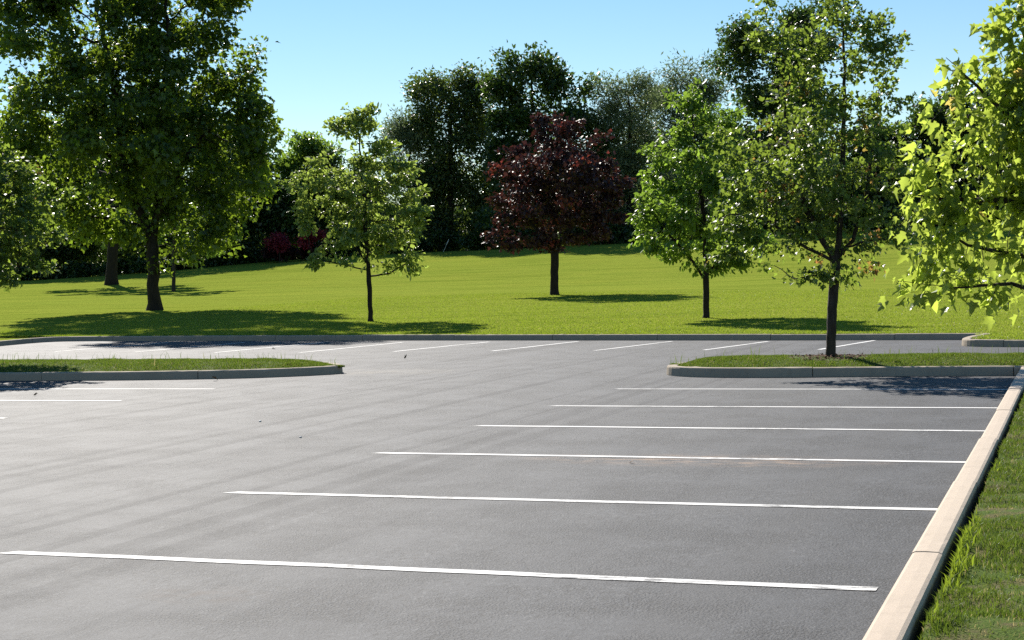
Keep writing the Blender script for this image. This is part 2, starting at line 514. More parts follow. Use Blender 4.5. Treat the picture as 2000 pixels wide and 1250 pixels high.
far_path = np.concatenate([
    rounded([(-29.4, 30), (-29.6, 36), (-30.1, 39.8), (-30.7, 43.2), (-29.0, 43.2), (-21.0, 42.05)], 3),
    np.array([(-14.36, 40.85), (-7.24, 39.45), (-2.12, 38.75)]),
    rounded([(-2.12, 38.70), (-2.30, 37.9), (-2.46, 36.8), (-2.44, 35.6), (-1.6, 35.22), (0, 35.05), (30, 34.0)], 3)[1:]])
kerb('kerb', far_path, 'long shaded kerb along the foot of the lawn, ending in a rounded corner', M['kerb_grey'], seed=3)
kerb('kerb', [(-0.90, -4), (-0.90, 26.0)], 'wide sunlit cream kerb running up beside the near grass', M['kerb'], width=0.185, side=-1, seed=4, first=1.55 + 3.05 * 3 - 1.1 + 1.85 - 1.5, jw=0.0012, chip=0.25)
isl_r = rounded([(0.8, 26.12), (-0.72, 26.05), (-3.0, 25.95), (-5.2, 25.6), (-6.5, 26.0), (-6.7, 27.1), (-6.2, 28.4), (-4.6, 28.9), (-1, 29.0), (30, 28.3)], 2)
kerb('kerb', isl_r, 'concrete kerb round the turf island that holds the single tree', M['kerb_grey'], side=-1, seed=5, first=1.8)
isl_l = rounded([(-29.2, 24.7), (-22, 24.95), (-17, 25.05), (-14.3, 25.55), (-13.25, 26.3), (-12.75, 26.95), (-13.2, 27.7), (-14.2, 28.6), (-17, 29.0), (-22, 29.05), (-29.2, 28.9)], 2)
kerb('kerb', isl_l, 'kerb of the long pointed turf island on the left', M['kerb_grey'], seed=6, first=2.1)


def poly_fill_mesh(name, outline, zf, step=0.3):
    """turf inside a closed outline as strips between two chains"""
    pts = np.array(outline)
    x0, x1 = pts[:, 0].min(), pts[:, 0].max()
    xs_ = np.linspace(x0 + 0.01, x1 - 0.01, max(8, int((x1 - x0) / step)))
    lo, hi = [], []
    closed = np.vstack([pts, pts[:1]])
    for x in xs_:
        ys = []
        for a, c in zip(closed[:-1], closed[1:]):
            if (a[0] - x) * (c[0] - x) <= 0 and abs(a[0] - c[0]) > 1e-9:
                ys.append(a[1] + (c[1] - a[1]) * (x - a[0]) / (c[0] - a[0]))
        lo.append(min(ys)); hi.append(max(ys))
    lo = np.array(lo); hi = np.array(hi)
    f = np.linspace(0, 1, 13)
    Y = lo[:, None] + (hi - lo)[:, None] * f[None]
    E_ = 1 - (2 * f[None] - 1) ** 2 + 0 * Y
    nx, ny = Y.shape
    V = np.zeros((nx, ny, 3)); V[..., 0] = xs_[:, None]; V[..., 1] = Y; V[..., 2] = zf(E_, hi - lo)
    i = np.arange(nx * ny).reshape(nx, ny)
    F = np.stack([i[:-1, :-1], i[1:, :-1], i[1:, 1:], i[:-1, 1:]], -1).reshape(-1, 4)
    return mesh_np(name, V.reshape(-1, 3), F), (xs_, lo, hi)


def inset(path, d, side):
    P, q = resample(path, 0.2); T = unit(np.gradient(P, axis=0)); N = np.stack([-T[:, 1], T[:, 0]], 1) * side
    return P + N * d


def crownz(E_, wd): return 0.115 + 0.13 * E_ * np.clip(wd / 2.5, 0, 1)[:, None]


me, dom_r = poly_fill_mesh('island_turf', inset(isl_r, 0.15, -1), crownz)
tag(link('island_turf', me, M['turf'], smooth=True), 'low crowned turf bed of the island with the single tree', 'turf bed', kind='structure')
me, dom_l = poly_fill_mesh('island_turf', inset(isl_l, 0.15, 1), crownz)
tag(link('island_turf', me, M['turf'], smooth=True), 'turf bed of the long pointed island on the left', 'turf bed', kind='structure')


def verge_z(x, y): return 0.098 - 0.085 * np.clip((-0.675 - x) / 0.02, 0, 1) + 0.05 * np.clip((x + 0.7) / 1.5, 0, 1) + 0.02 * np.sin(3.1 * y) * np.sin(2.3 * x + y * .7) + 0.012 * np.sin(9 * y + 4 * x)


vx = np.linspace(-0.73, 30, 60) ** 1
vx = -0.73 + (np.linspace(0, 1, 110) ** 2.4) * 30
vy = np.repeat(np.linspace(-8, 26.0, 260)[None], len(vx), 0)
verge = link('grass_verge', grid_mesh('grass_verge', vx, vy, verge_z), M['verge'], smooth=True)
tag(verge, 'patchy grass verge beside the wide cream kerb', 'verge', kind='structure')

# ---------------------------------------------------------------- painted bay lines
lrng = np.random.default_rng(5)


def line(a, c, wd=0.1, label=None, name='parking_line', skew=0.0):
    a = np.array(a, float); c = np.array(c, float)
    P, q = resample([a, c], 0.25); t = unit(c - a); n = np.array([-t[1], t[0]])
    wob = _smooth(lrng.normal(0, 0.012, len(P)), min(7, len(P) | 1))[:len(P)]
    V = []; F = []
    for i, p in enumerate(P):
        for s in (-1, 1):
            e = p + n * (s * wd / 2 + wob[i]) + n * lrng.normal(0, 0.002) + t * (skew * s if i == 0 else 0)
            V.append((e[0], e[1], 0.004))
        if i: F.append((2 * i - 2, 2 * i, 2 * i + 1, 2 * i - 1))
    me = bpy.data.meshes.new(name); me.from_pydata(V, [], F); me.update()
    o = link(name, me, M['paint'], lot)
    if label: o['label'] = label
    return o


for k, (yl, yr) in enumerate([(8.72, 8.68), (11.61, 11.63), (14.52, 14.51), (17.34, 17.30), (20.10, 20.12), (23.13, 23.13)]):
    line((-6.54, yl), (-1.04 if k == 0 else -0.93, yr), 0.105, skew=0.05)


def g0(px, py):
    r_ = CM @ _ray(px, py); t = -EYE / r_[2]
    return (np.array([0, 0, EYE]) + r_ * t)[:2]


for a, c in [((1375, 684), (1500, 667)), ((1600, 683), (1708, 665)), ((1160, 685), (1312, 667)), ((960, 686), (1130, 667)), ((768, 687), (955, 668)),
             ((586, 689), (786, 669)), ((418, 689), (632, 669)), ((262, 688), (478, 669)), ((106, 687), (330, 669))]:
    A, C = g0(*a), g0(*c)
    line(A, C, 0.105)
for yy, xr in ((23.0, -13.2), (20.62, -13.4), (17.75, -13.3), (14.9, -13.3)):
    line((-18.9, yy - 0.1), (xr, yy), 0.1)


# ---------------------------------------------------------------- trees
class Env:
    """crown volume: a union of ellipsoids (centre, radii along right / forward / up, weight)"""
    def __init__(s): s.L = []

    def add(s, c, r, wt=1.0): s.L.append((np.array(c, float), np.array(r, float), wt))

    def sample(s, n, r, clumps=9, shell=0.55):
        vol = np.array([l[1].prod() ** (2 / 3) * l[2] for l in s.L]); vol /= vol.sum()
        out = []
        for (c, rad, wt), f in zip(s.L, vol):
            m = max(3, int(n * f))
            cl = max(3, int(clumps))
            d = unit(r.normal(size=(cl, 3))); rr = shell + (1 - shell) * r.random((cl, 1)) ** 0.5
            cc = d * rr * 0.82
            own = r.integers(0, cl, m)
            p = cc[own] + r.normal(size=(m, 3)) * 0.21
            free = r.random(m) < 0.45
            p[free] = unit(r.normal(size=(free.sum(), 3))) * (r.random((free.sum(), 1)) ** 0.4)
            ln = np.linalg.norm(p, axis=1, keepdims=True); p = np.where(ln > 1, p / ln * (0.9 + .1 * r.random((m, 1))), p)
            p = p * rad
            out.append(c + p[:, :1] * RIGHT + p[:, 1:2] * FWD + p[:, 2:3] * UP)
        return np.concatenate(out)


def grow(stems, att, step, kill, r, maxit=120, jit=0.22, trop=0.05):
    pos, par = [], []
    for poly in stems:
        P, _ = resample(poly, step)
        if pos:
            k0 = int(np.argmin(np.linalg.norm(np.array(pos) - P[0], axis=1))); start = 1
        else:
            k0 = -1; start = 0
        for i in range(start, len(P)):
            p = P[i] + (r.normal(size=3) * step * 0.06 if 0 < i else 0)
            pos.append(p); par.append(k0); k0 = len(pos) - 1
    pos = np.array(pos); par = list(par)
    nch = np.zeros(len(pos), int)
    D = np.linalg.norm(att[:, None] - pos[None], axis=2)
    near = D.argmin(1); dist = D.min(1)
    alive = np.ones(len(att), bool); stall = 0
    for it in range(maxit):
        alive &= dist > kill
        if alive.sum() < 3: break
        ia = np.nonzero(alive)[0]
        acc = np.zeros_like(pos); np.add.at(acc, near[ia], unit(att[ia] - pos[near[ia]]))
        g = np.unique(near[ia]); g = g[nch[g] < 4]
        if not len(g): break
        dr = unit(unit(acc[g]) + r.normal(size=(len(g), 3)) * jit + UP * trop)
        new = pos[g] + dr * step
        nch[g] += 1
        base = len(pos)
        pos = np.vstack([pos, new]); par += list(g); nch = np.concatenate([nch, np.zeros(len(new), int)])
        Dn = np.linalg.norm(att[ia][:, None] - new[None], axis=2)
        m = Dn.min(1); better = m < dist[ia] - 1e-6
        stall = stall + 1 if better.sum() == 0 else 0
        if stall > 4: break
        near[ia[better]] = base + Dn.argmin(1)[better]; dist[ia[better]] = m[better]
    return pos, np.array(par)


def radii(pos, par, rb, rt, e=2.4):
    n = len(pos); acc = np.zeros(n); tipd = np.zeros(n, int); rad = np.zeros(n)
    for i in range(n - 1, -1, -1):
        rad[i] = rt if acc[i] == 0 else acc[i] ** (1 / e)
        if par[i] >= 0:
            acc[par[i]] += rad[i] ** e
            tipd[par[i]] = max(tipd[par[i]], tipd[i] + 1)
    s = (rb - rt) / max(rad[0] - rt, 1e-6)
    return rt + (rad - rt) * s, tipd


def tubes(pos, par, rad, flare=0.0, rmin=0.0, seed=0):
    r = np.random.default_rng(seed)
    n = len(pos); ch = [[] for _ in range(n)]
    for i, p in enumerate(par):
        if p >= 0: ch[p].append(i)
    V, F = [], []
    todo = [(0, -1)]
    base_h = pos[0][2]
    while todo:
        i, p = todo.pop()
        chain = ([p] if p >= 0 else []) + [i]
        while ch[chain[-1]]:
            c = sorted(ch[chain[-1]], key=lambda k: -rad[k])
            for k in c[1:]: todo.append((k, chain[-1]))
            chain.append(c[0])
        if max(rad[chain[1:]] if len(chain) > 1 else rad[chain]) < rmin or len(chain) < 2: continue
        P = pos[chain]; Rr = rad[chain].copy()
        if p >= 0: Rr[0] = min(Rr[0], Rr[1] * 1.15)
        k = 12 if Rr.max() > 0.12 else 8 if Rr.max() > 0.05 else 5 if Rr.max() > 0.015 else 4
        T = unit(np.gradient(P, axis=0))
        a = np.array([1.0, 0, 0]) if abs(T[0][0]) < 0.8 else np.array([0, 1.0, 0])
        b0 = len(V)
        ph = np.arange(k) * 2 * np.pi / k
        lob = r.random(3) * 6.28
        for j in range(len(P)):
            a = unit(a - T[j] * (a @ T[j])); c2 = np.cross(T[j], a)
            rr = Rr[j] * np.ones(k)
            if p < 0 and flare:
                h = P[j][2] - base_h
                f_ = flare * math.exp(-h / (Rr[j] * 1.3))
                rr = rr * (1 + f_ * (0.75 + 0.35 * np.sin(ph * 3 + lob[0]) + 0.25 * np.sin(ph * 5 + lob[1])))
            if k >= 8: rr = rr * (1 + r.normal(0, 0.035, k))
            for q in range(k): V.append(P[j] + a * math.cos(ph[q]) * rr[q] + c2 * math.sin(ph[q]) * rr[q])
            if j:
                for q in range(k):
                    q2 = (q + 1) % k
                    F.append((b0 + (j - 1) * k + q, b0 + (j - 1) * k + q2, b0 + j * k + q2, b0 + j * k + q))
    return np.array(V), np.array(F)


SHAPES = {
    'diamond': [(0, 0), (0.45, 0.30), (1, 0), (0.45, -0.30)],
    'oval': [(0, 0), (0.25, 0.22), (0.62, 0.24), (1, 0), (0.62, -0.24), (0.25, -0.22)],
    'lance': [(0, 0), (0.4, 0.13), (1, 0), (0.4, -0.13)],
    'trilobe': [(0, 0), (0.18, 0.34), (0.5, 0.5), (0.55, 0.24), (1, 0), (0.55, -0.24), (0.5, -0.5), (0.18, -0.34)],
    'maple': [(0, 0), (0.03, 0.17), (0.10, 0.33), (0.25, 0.26), (0.38, 0.40), (0.60, 0.54), (0.53, 0.30), (0.62, 0.20), (0.74, 0.20), (1.05, 0),
              (0.74, -0.20), (0.62, -0.20), (0.53, -0.30), (0.60, -0.54), (0.38, -0.40), (0.25, -0.26), (0.10, -0.33), (0.03, -0.17)],
}


def leaves(P, dirs, size, shape, r, up=0.7, droop=0.3, young=None, var=0.3, fold=0.35, curl=0.25, rnd=0.8):
    n = len(P); S = np.array(SHAPES[shape]); k = len(S)
    u = unit(dirs + r.normal(size=(n, 3)) * rnd - UP * droop)
    nn = unit(r.normal(size=(n, 3)) * 0.75 + UP * up); nn = unit(nn - u * (nn * u).sum(1, keepdims=True))
    b = np.cross(nn, u)
    sz = size * (1 + r.normal(0, var, n)).clip(0.45, 1.7)
    fo = fold * (0.4 + r.random(n)); cu = curl * (r.random(n) * 1.6 - 0.3)
    flat = k == 4
    A = S if flat else np.vstack([[0.42, 0.0], S])
    kk = len(A)
    a_ = A[:, 0][None]; b_ = A[:, 1][None]
    z = np.abs(b_) * fo[:, None] - a_ ** 2 * cu[:, None]
    V = P[:, None] + sz[:, None, None] * (a_[..., None] * u[:, None] + b_[..., None] * b[:, None] + z[..., None] * nn[:, None])
    idx = np.arange(k)
    F0 = np.array([[0, 1, 2], [0, 2, 3]]) if flat else np.stack([np.zeros(k, int), 1 + idx, 1 + (idx + 1) % k], 1)
    F = (np.arange(n) * kk)[:, None, None] + F0[None]
    t = np.repeat(r.random(n) ** 1.3, kk)
    yv = np.repeat(young if young is not None else np.zeros(n), kk)
    return V.reshape(-1, 3), F.reshape(-1, 3), {'tint': t, 'young': yv}


def tree(name, label, cat, base, depth, trunk_px, lobes, leafmat, bark, nleaf, lsize, shape='oval', rb=0.12, rt=0.006, step=0.3, natt=700,
         stems_px=(), seed=1, thick=0.9, up=0.85, droop=0.35, yfrac=0.0, group=None, rmin=0.0, flare=0.6, clumps=9, tipk=3, sig=0.75, kill=None,
         sparse=0.9, shell=0.55, trop=0.05, crown='crown', trunk='trunk', grow_by=1.0, flat=0.65, shoots=0, shoot_len=5):
    r = np.random.default_rng(seed)
    o = empty(name, base, label, cat, group)
    mpp = depth / FPX
    env = Env()
    for lb in lobes:
        cx, cy, rx, ry = lb[:4]; rx, ry = rx * grow_by, ry * grow_by; dz = lb[4] if len(lb) > 4 else 0.0; wt = lb[5] if len(lb) > 5 else 1.0
        env.add(at(cx, cy, depth) + FWD * dz * mpp, (rx * mpp, 0.5 * (rx + ry) * mpp * thick, ry * mpp), wt)
    att = env.sample(natt, r, clumps, shell)
    main = [np.array(base, float) - UP * 0.08] + [at(p[0], p[1], depth) + (FWD * p[2] * mpp if len(p) > 2 else 0) for p in trunk_px]
    stems = [main] + [[at(p[0], p[1], depth) + (FWD * p[2] * mpp if len(p) > 2 else 0) for p in s] for s in stems_px]
    pos, par = grow(stems, att, step, kill or step * 1.6, r, trop=trop)
    if shoots:
        has = np.zeros(len(pos), bool); has[par[par >= 0]] = True
        tips = np.nonzero(~has)[0]
        cen0 = pos[tips].mean(0)
        sc = pos[tips].std(0) + 1e-6
        dev = (pos[tips] - cen0) / sc
        pr = np.exp(1.1 * np.linalg.norm(dev, axis=1) + 0.7 * dev[:, 2]); pr /= pr.sum()
        extra_p, extra_q = [], []
        for ti in r.choice(tips, min(shoots, len(tips)), replace=False, p=pr):
            dcur = unit(unit(pos[ti] - pos[par[ti]]) * 0.8 + unit(pos[ti] - cen0) * 0.7 + UP * 0.35 * (dev[np.nonzero(tips == ti)[0][0], 2] > -0.5))
            pc, ic = pos[ti], ti
            for q_ in range(r.integers(2, shoot_len + 1)):
                dcur = unit(dcur + r.normal(size=3) * 0.18)
                pc = pc + dcur * step * 0.85
                extra_p.append(pc); extra_q.append(ic); ic = len(pos) + len(extra_p) - 1
        pos = np.vstack([pos, extra_p]); par = np.concatenate([par, extra_q])
    rad, tipd = radii(pos, par, rb, rt)
    V, F = tubes(pos, par, rad, flare, rmin, seed)
    b0 = np.array(o.location)
    link(trunk, mesh_np(trunk, V - b0, F), M[bark], o, smooth=True)
    low = main[-1][2] if len(main) > 1 else base[2]
    leafy = np.nonzero((tipd <= tipk) & (rad < rb * 0.4) & (par >= 0))[0]
    wgt = r.gamma(sparse, 1.0, len(leafy)) + 0.05
    wgt *= np.where(tipd[leafy] == 0, 1.5, 1.0)
    wgt /= wgt.sum()
    pick = leafy[r.choice(len(leafy), nleaf, p=wgt)]
    f = r.random((nleaf, 1))
    P = pos[pick] * (1 - f) + pos[par[pick]] * f + r.normal(size=(nleaf, 3)).clip(-1.7, 1.7) * step * sig * 0.5 * np.array([1.2, 1.2, flat])
    cen = pos[leafy].mean(0)
    dirs = unit(pos[pick] - pos[par[pick]]) * 0.6 + unit(pos[pick] - cen) * 0.4
    yv = None
    if yfrac:
        nd = r.random(len(pos)) < yfrac * 2.2
        yv = ((tipd[pick] == 0) & nd[pick] & (r.random(nleaf) < 0.6)) * (0.45 + 0.55 * r.random(nleaf))
    big = shape == 'maple'
    V, F, A = leaves(P - b0, dirs, lsize, shape, r, up, droop, yv, var=0.42 if big else 0.3, fold=0.6 if big else 0.35, curl=0.55 if big else 0.25)
    link(crown, mesh_np(crown, V, F, A), M[leafmat], o)
    return o


# --- big double-stemmed maple on the lawn
B, D = ground_at(302, 606)
tree('maple_tree', 'tall broad dark green maple with forked trunk, casting the largest shadow on the lawn', 'tree', B, D,
     [(299, 560), (300, 500), (297, 470), (275, 420), (255, 370, -20), (245, 300, -30), (232, 180, -20), (200, 60)],
     [(100, 120, 105, 130), (200, 120, 110, 140), (330, 130, 100, 120), (290, 20, 165, 110), (405, 110, 85, 100), (455, 250, 85, 110), (90, 280, 95, 120), (270, 220, 150, 160, 60), (270, 260, 140, 130, -90),
      (485, 370, 65, 80), (170, 410, 115, 60), (400, 420, 85, 70), (520, 250, 32, 40), (490, 225, 50, 60), (500, 310, 50, 50), (55, 50, 50, 70), (440, 470, 60, 35), (300, -90, 160, 90), (290, -210, 120, 80), (170, -60, 90, 90), (410, 0, 80, 70), (350, 330, 80, 60, -80), (180, 440, 60, 45, 80), (250, 470, 50, 24), (350, 475, 50, 26), (120, 20, 70, 80), (60, 210, 60, 90), (200, -190, 140, 90)],
     'leaf_maple', 'bark_dark', 64000, 0.21, 'trilobe', rb=0.26, rt=0.012, step=0.42, natt=2300, shoots=60, shoot_len=3,
     stems_px=[[(299, 475), (304, 420), (306, 330, 20), (312, 200, 30), (330, 60)], [(303, 440), (335, 380, -40), (380, 300, -50), (430, 230)],
               [(285, 440), (225, 430), (150, 420)], [(262, 385), (200, 300, 60), (130, 220)]],
     seed=21, flare=0.75, tipk=3, sig=1.5, sparse=1.0, thick=1.0, clumps=14, up=0.9, flat=1.0)

# --- young ash with a sprig on top
B, D = ground_at(724, 628)
tree('ash_tree', 'young green tree with a narrow leafy sprig standing out of its top', 'tree', B, D,
     [(722, 580), (720, 530), (716, 490), (712, 400), (706, 330), (702, 280), (697, 235)],
     [(720, 440, 100, 65), (640, 405, 70, 60), (785, 420, 48, 70), (700, 360, 100, 60), (760, 355, 65, 70), (694, 250, 34, 40, 0, 1.7), (702, 305, 26, 26, 0, 1.2), (725, 325, 55, 32, 0, 1.2), (770, 300, 30, 30, 0, 1.2),
      (618, 500, 32, 24, 0, 1.8), (803, 505, 26, 36, 0, 1.8), (755, 515, 30, 26, 0, 1.4), (592, 375, 32, 35), (680, 500, 24, 16, -20), (640, 330, 45, 35)],
     'leaf_ash', 'bark_dark', 11500, 0.155, 'oval', rb=0.085, rt=0.006, step=0.2, natt=1100, shoots=24, shoot_len=3,
     stems_px=[[(720, 528), (690, 522), (650, 512), (620, 508)], [(721, 540), (760, 535), (795, 515)], [(719, 520), (700, 490), (670, 460)]],
     seed=5, flare=0.5, tipk=4, sig=1.3, sparse=0.9)

# --- purple-leaved maple
B, D = ground_at(1083, 576)
tree('purple_leaf_tree', 'round headed purple leaved tree alone in the middle of the lawn', 'tree', B, D,
     [(1083, 540), (1084, 495), (1085, 440), (1087, 360), (1087, 290)],
     [(1085, 275, 70, 45), (1085, 340, 100, 75), (1085, 420, 115, 60), (995, 458, 44, 38), (1185, 405, 38, 60), (1005, 330, 48, 40), (1150, 300, 45, 45), (985, 390, 30, 30),
      (1170, 450, 36, 34), (1085, 472, 100, 22), (1175, 365, 50, 40), (1085, 370, 120, 80, 90), (1085, 370, 110, 80, -90), (1195, 340, 22, 30)],
     'leaf_purple', 'bark_dark', 21000, 0.165, 'trilobe', rb=0.19, rt=0.009, step=0.28, natt=1100, shoots=25, shoot_len=3,
     stems_px=[[(1084, 490), (1050, 450), (1010, 410)], [(1084, 488), (1120, 440), (1160, 400)]], seed=9, flare=0.5, tipk=4, sig=1.4, yfrac=0.10, sparse=0.9, thick=1.0)

# --- bright green tree by the kerb
B, D = ground_at(1379, 621)
tree('green_tree', 'fresh green tree standing on the lawn just behind the far kerb', 'tree', B, D,
     [(1379, 590), (1379, 545), (1378, 480), (1372, 400), (1360, 300), (1350, 210)],
     [(1345, 220, 55, 55), (1330, 310, 80, 65), (1310, 400, 80, 65), (1335, 470, 100, 50), (1425, 410, 80, 80), (1450, 490, 80, 45), (1262, 440, 38, 48), (1400, 280, 60, 75),
      (1380, 515, 85, 28), (1370, 380, 110, 110, 80), (1370, 380, 110, 110, -80)],
     'leaf_green', 'bark_dark', 20000, 0.14, 'oval', rb=0.095, rt=0.006, step=0.2, natt=1200, shoots=18, shoot_len=2,
     stems_px=[[(1379, 548), (1345, 500), (1300, 450)], [(1379, 540), (1420, 490), (1460, 450)]], seed=13, flare=0.45, tipk=4, sig=1.3, sparse=1.0)

# --- tree on the right-hand turf island
bi = np.array([-3.98, 27.35, 0.235]); Di = float(bi @ np.array([-CM[0, 2], -CM[1, 2], 0.0]) / (1) * 1.0)
ISLAND_T = dict(leafmat='leaf_island', bark='bark', shape='trilobe', rt=0.004, step=0.13)
tree('island_tree', 'slender tree with airy reddish tipped crown on the turf island', 'tree', bi, Di,
     [(1623, 650), (1626, 590), (1632, 515), (1640, 450), (1646, 350), (1648, 220), (1650, 120), (1645, 40)],
     [(1600, 330, 150, 100), (1595, 215, 115, 95), (1555, 100, 70, 70), (1690, 110, 60, 70, 0, 0.7), (1490, 390, 95, 70), (1740, 360, 70, 70), (1610, 430, 180, 55),
      (1440, 420, 50, 60), (1730, 462, 85, 22), (1515, 35, 38, 34, 0, 0.7), (1725, 170, 38, 45, 0, 0.5), (1635, 50, 55, 55, 0, 0.8), (1560, 545, 52, 20, 0, 1.6), (1690, 525, 55, 18, 0, 1.6), (1480, 495, 70, 26, 0, 1.4), (1760, 480, 50, 24, 0, 1.4), (1600, 330, 140, 130, 80),
      (1600, 330, 140, 130, -80), (1570, 500, 90, 26), (1460, 300, 50, 60), (1770, 290, 34, 40)],
     nleaf=15000, lsize=0.080, rb=0.082, natt=2300, shoots=75, shoot_len=6,
     stems_px=[[(1633, 510), (1605, 470), (1570, 400), (1540, 300), (1530, 180)], [(1634, 505), (1665, 470), (1690, 400), (1705, 280), (1715, 190)],
               [(1636, 490), (1690, 470), (1760, 462)], [(1631, 520), (1600, 535), (1550, 545)], [(1633, 512), (1570, 480), (1500, 430)]],
     seed=31, flare=0.3, tipk=5, sig=1.5, yfrac=0.05, sparse=0.75, clumps=11, **ISLAND_T)

# --- tree on the left-hand island, trunk out of frame
bl = np.array([-22.6, 27.0, 0.235]); Dl = float(bl @ np.array([-CM[0, 2], -CM[1, 2], 0.0]))
tree('island_tree', 'tree with reddish leaf tips leaning into the picture from the left edge', 'tree', bl, Dl,
     [(-182, 640), (-180, 560), (-178, 450), (-175, 300), (-170, 200)],
     [(-160, 330, 150, 130), (-20, 420, 120, 120), (40, 440, 85, 85), (10, 340, 75, 70), (-60, 520, 110, 60), (-250, 420, 110, 100), (-170, 300, 90, 60), (5, 545, 40, 34), (85, 500, 42, 45)],
     nleaf=15000, lsize=0.095, rb=0.11, natt=1700, shoots=40, seed=37, tipk=5, sig=1.5, yfrac=0.06, sparse=0.9,
     stems_px=[[(-180, 545), (-110, 480), (-20, 420)], [(-180, 540), (-230, 450)]], **ISLAND_T)

# --- near maple, right edge
bn = np.array([0.42, 10.6, 0.12]); Dn = float(bn @ np.array([-CM[0, 2], -CM[1, 2], 0.0]))
tree('near_maple', 'close bright yellow green maple with large lobed leaves at the right edge', 'tree', bn, Dn,
     [(2222, 900), (2220, 700), (2218, 500), (2215, 300), (2210, 0), (2210, -300)],
     [(2080, 300, 170, 230), (1920, 330, 95, 110), (1905, 200, 60, 60), (1950, 490, 75, 75), (1775, 545, 42, 24, 0, 1.4), (1845, 125, 26, 26, 0, 1.5), (1850, 390, 95, 55), (1985, 590, 36, 40),
      (2060, 60, 120, 110), (2220, 100, 170, 330, 0, 0.45), (2320, 350, 130, 220, 0, 0.3), (1775, 380, 30, 30, 0, 1.2), (1960, 120, 70, 60), (1870, 500, 50, 40), (2060, 480, 110, 90), (1990, 40, 60, 70), (1930, 440, 80, 50)],
     'leaf_near', 'bark', 8200, 0.060, 'maple', rb=0.085, rt=0.0022, step=0.085, natt=3600, kill=0.115, shoots=30, shoot_len=2, flat=1.0,
     stems_px=[[(2219, 640), (2100, 590), (1960, 555), (1860, 560), (1775, 550)], [(2218, 560), (2100, 520), (1980, 500), (1890, 480), (1840, 450)], [(2217, 450), (2080, 400), (1950, 390), (1850, 390), (1770, 380)],
               [(2216, 350), (2080, 280), (1960, 220), (1870, 130)], [(2212, 150), (2100, 60), (2000, 30)]],
     seed=43, thick=0.45, tipk=5, sig=1.7, yfrac=0.015, droop=0.9, sparse=1.3, up=0.6, clumps=9, trop=0.0, flare=0.2)


# ---------------------------------------------------------------- trees behind the lawn
def bgtree(name, label, px, depth, lobes, leafmat, n, size, rb=0.3, seed=1, shape='diamond', group='trees at the far side of the lawn', stem_top=None, natt=800, **kw):
    depth = max(depth, edge_depth(px) + 6)
    p = at(px, 500, depth); p[2] = ground_z(p[0], p[1])
    top = stem_top or min(l[1] for l in lobes) + 30
    basey = max(l[1] for l in lobes)
    tree(name, label, 'tree', p, depth, [(px, basey), (px, 0.5 * (basey + top)), (px, top)], lobes, leafmat, 'bark_dark', int(n * 2.3), size * 0.92, shape, rb=rb, rt=0.02, shell=0.25, grow_by=1.12, flat=1.0, shoots=18, shoot_len=2,
         step=kw.pop('step', 0.75), natt=natt, seed=seed, group=group, rmin=0.03, tipk=kw.pop('tipk', 4), sig=kw.pop('sig', 1.6), **kw)


bgtree('ivy_clad_tree', 'wide dark tree clad in ivy, flat topped, left of the purple leaved tree', 880, 142,
       [(850, 195, 45, 55), (905, 185, 40, 45), (940, 200, 35, 45), (828, 235, 30, 40), (890, 280, 75, 80), (860, 330, 62, 60), (930, 330, 60, 80), (880, 400, 78, 60), (900, 450, 80, 40)],
       'leaf_ivy', 17000, 0.36, 0.4, 51, sparse=1.6, clumps=12)
bgtree('oak_tree', 'dark oak with sky showing through its rounded top behind the purple leaved tree', 1040, 155,
       [(1000, 155, 42, 38), (1050, 150, 35, 32), (1090, 185, 40, 38), (1120, 225, 24, 30), (980, 190, 30, 40), (1050, 240, 75, 40), (1000, 330, 60, 60), (1080, 330, 70, 60), (1020, 420, 80, 60), (1120, 420, 70, 60)],
       'leaf_dark', 15000, 0.42, 0.45, 52, sparse=0.8, clumps=8)
bgtree('willow_tree', 'tall grey green feathery tree left of the fresh green tree', 1230, 150,
       [(1200, 205, 40, 45), (1250, 180, 40, 40), (1190, 270, 40, 50), (1240, 280, 55, 70), (1215, 360, 60, 70), (1240, 430, 70, 45), (1170, 400, 40, 60), (1290, 400, 60, 60)],
       'leaf_willow', 15000, 0.42, 0.35, 53, 'lance', sparse=1.0)
bgtree('willow_tree', 'feathery grey green tree with pointed tufts behind the fresh green tree', 1340, 158,
       [(1330, 160, 45, 38), (1380, 160, 35, 38), (1300, 190, 40, 40), (1350, 240, 70, 60), (1320, 320, 70, 70), (1390, 310, 50, 80), (1340, 420, 90, 55)],
       'leaf_willow', 17000, 0.44, 0.35, 54, 'lance', sparse=1.0)
bgtree('dark_tree', 'very tall dark tree directly behind the slender island tree', 1520, 135,
       [(1475, 110, 55, 48), (1550, 55, 55, 45), (1570, 110, 45, 60), (1440, 150, 32, 40), (1510, 180, 90, 60), (1480, 270, 80, 70), (1570, 260, 60, 80), (1500, 370, 100, 70), (1520, 440, 110, 40)],
       'leaf_dark', 19000, 0.38, 0.45, 55, sparse=0.9)
bgtree('dark_tree', 'dark tree filling the gap between the purple leaved and the fresh green tree', 1165, 152,
       [(1150, 250, 26, 34), (1165, 320, 36, 60), (1160, 400, 50, 60), (1200, 440, 50, 40)], 'leaf_dark', 8000, 0.38, 0.25, 66)
bgtree('dark_tree', 'broad dark tree right behind the forked maple trunk', 320, 150,
       [(320, 300, 80, 70), (250, 360, 80, 70), (400, 340, 70, 70), (300, 430, 110, 60), (400, 430, 80, 60)], 'leaf_dark', 12000, 0.4, 0.35, 67)
bgtree('dark_tree', 'dark tree left of the thick trunked one behind the big maple', 130, 148,
       [(130, 300, 80, 70), (80, 380, 80, 70), (180, 380, 80, 70), (130, 460, 110, 55)], 'leaf_dark', 11000, 0.4, 0.35, 68)
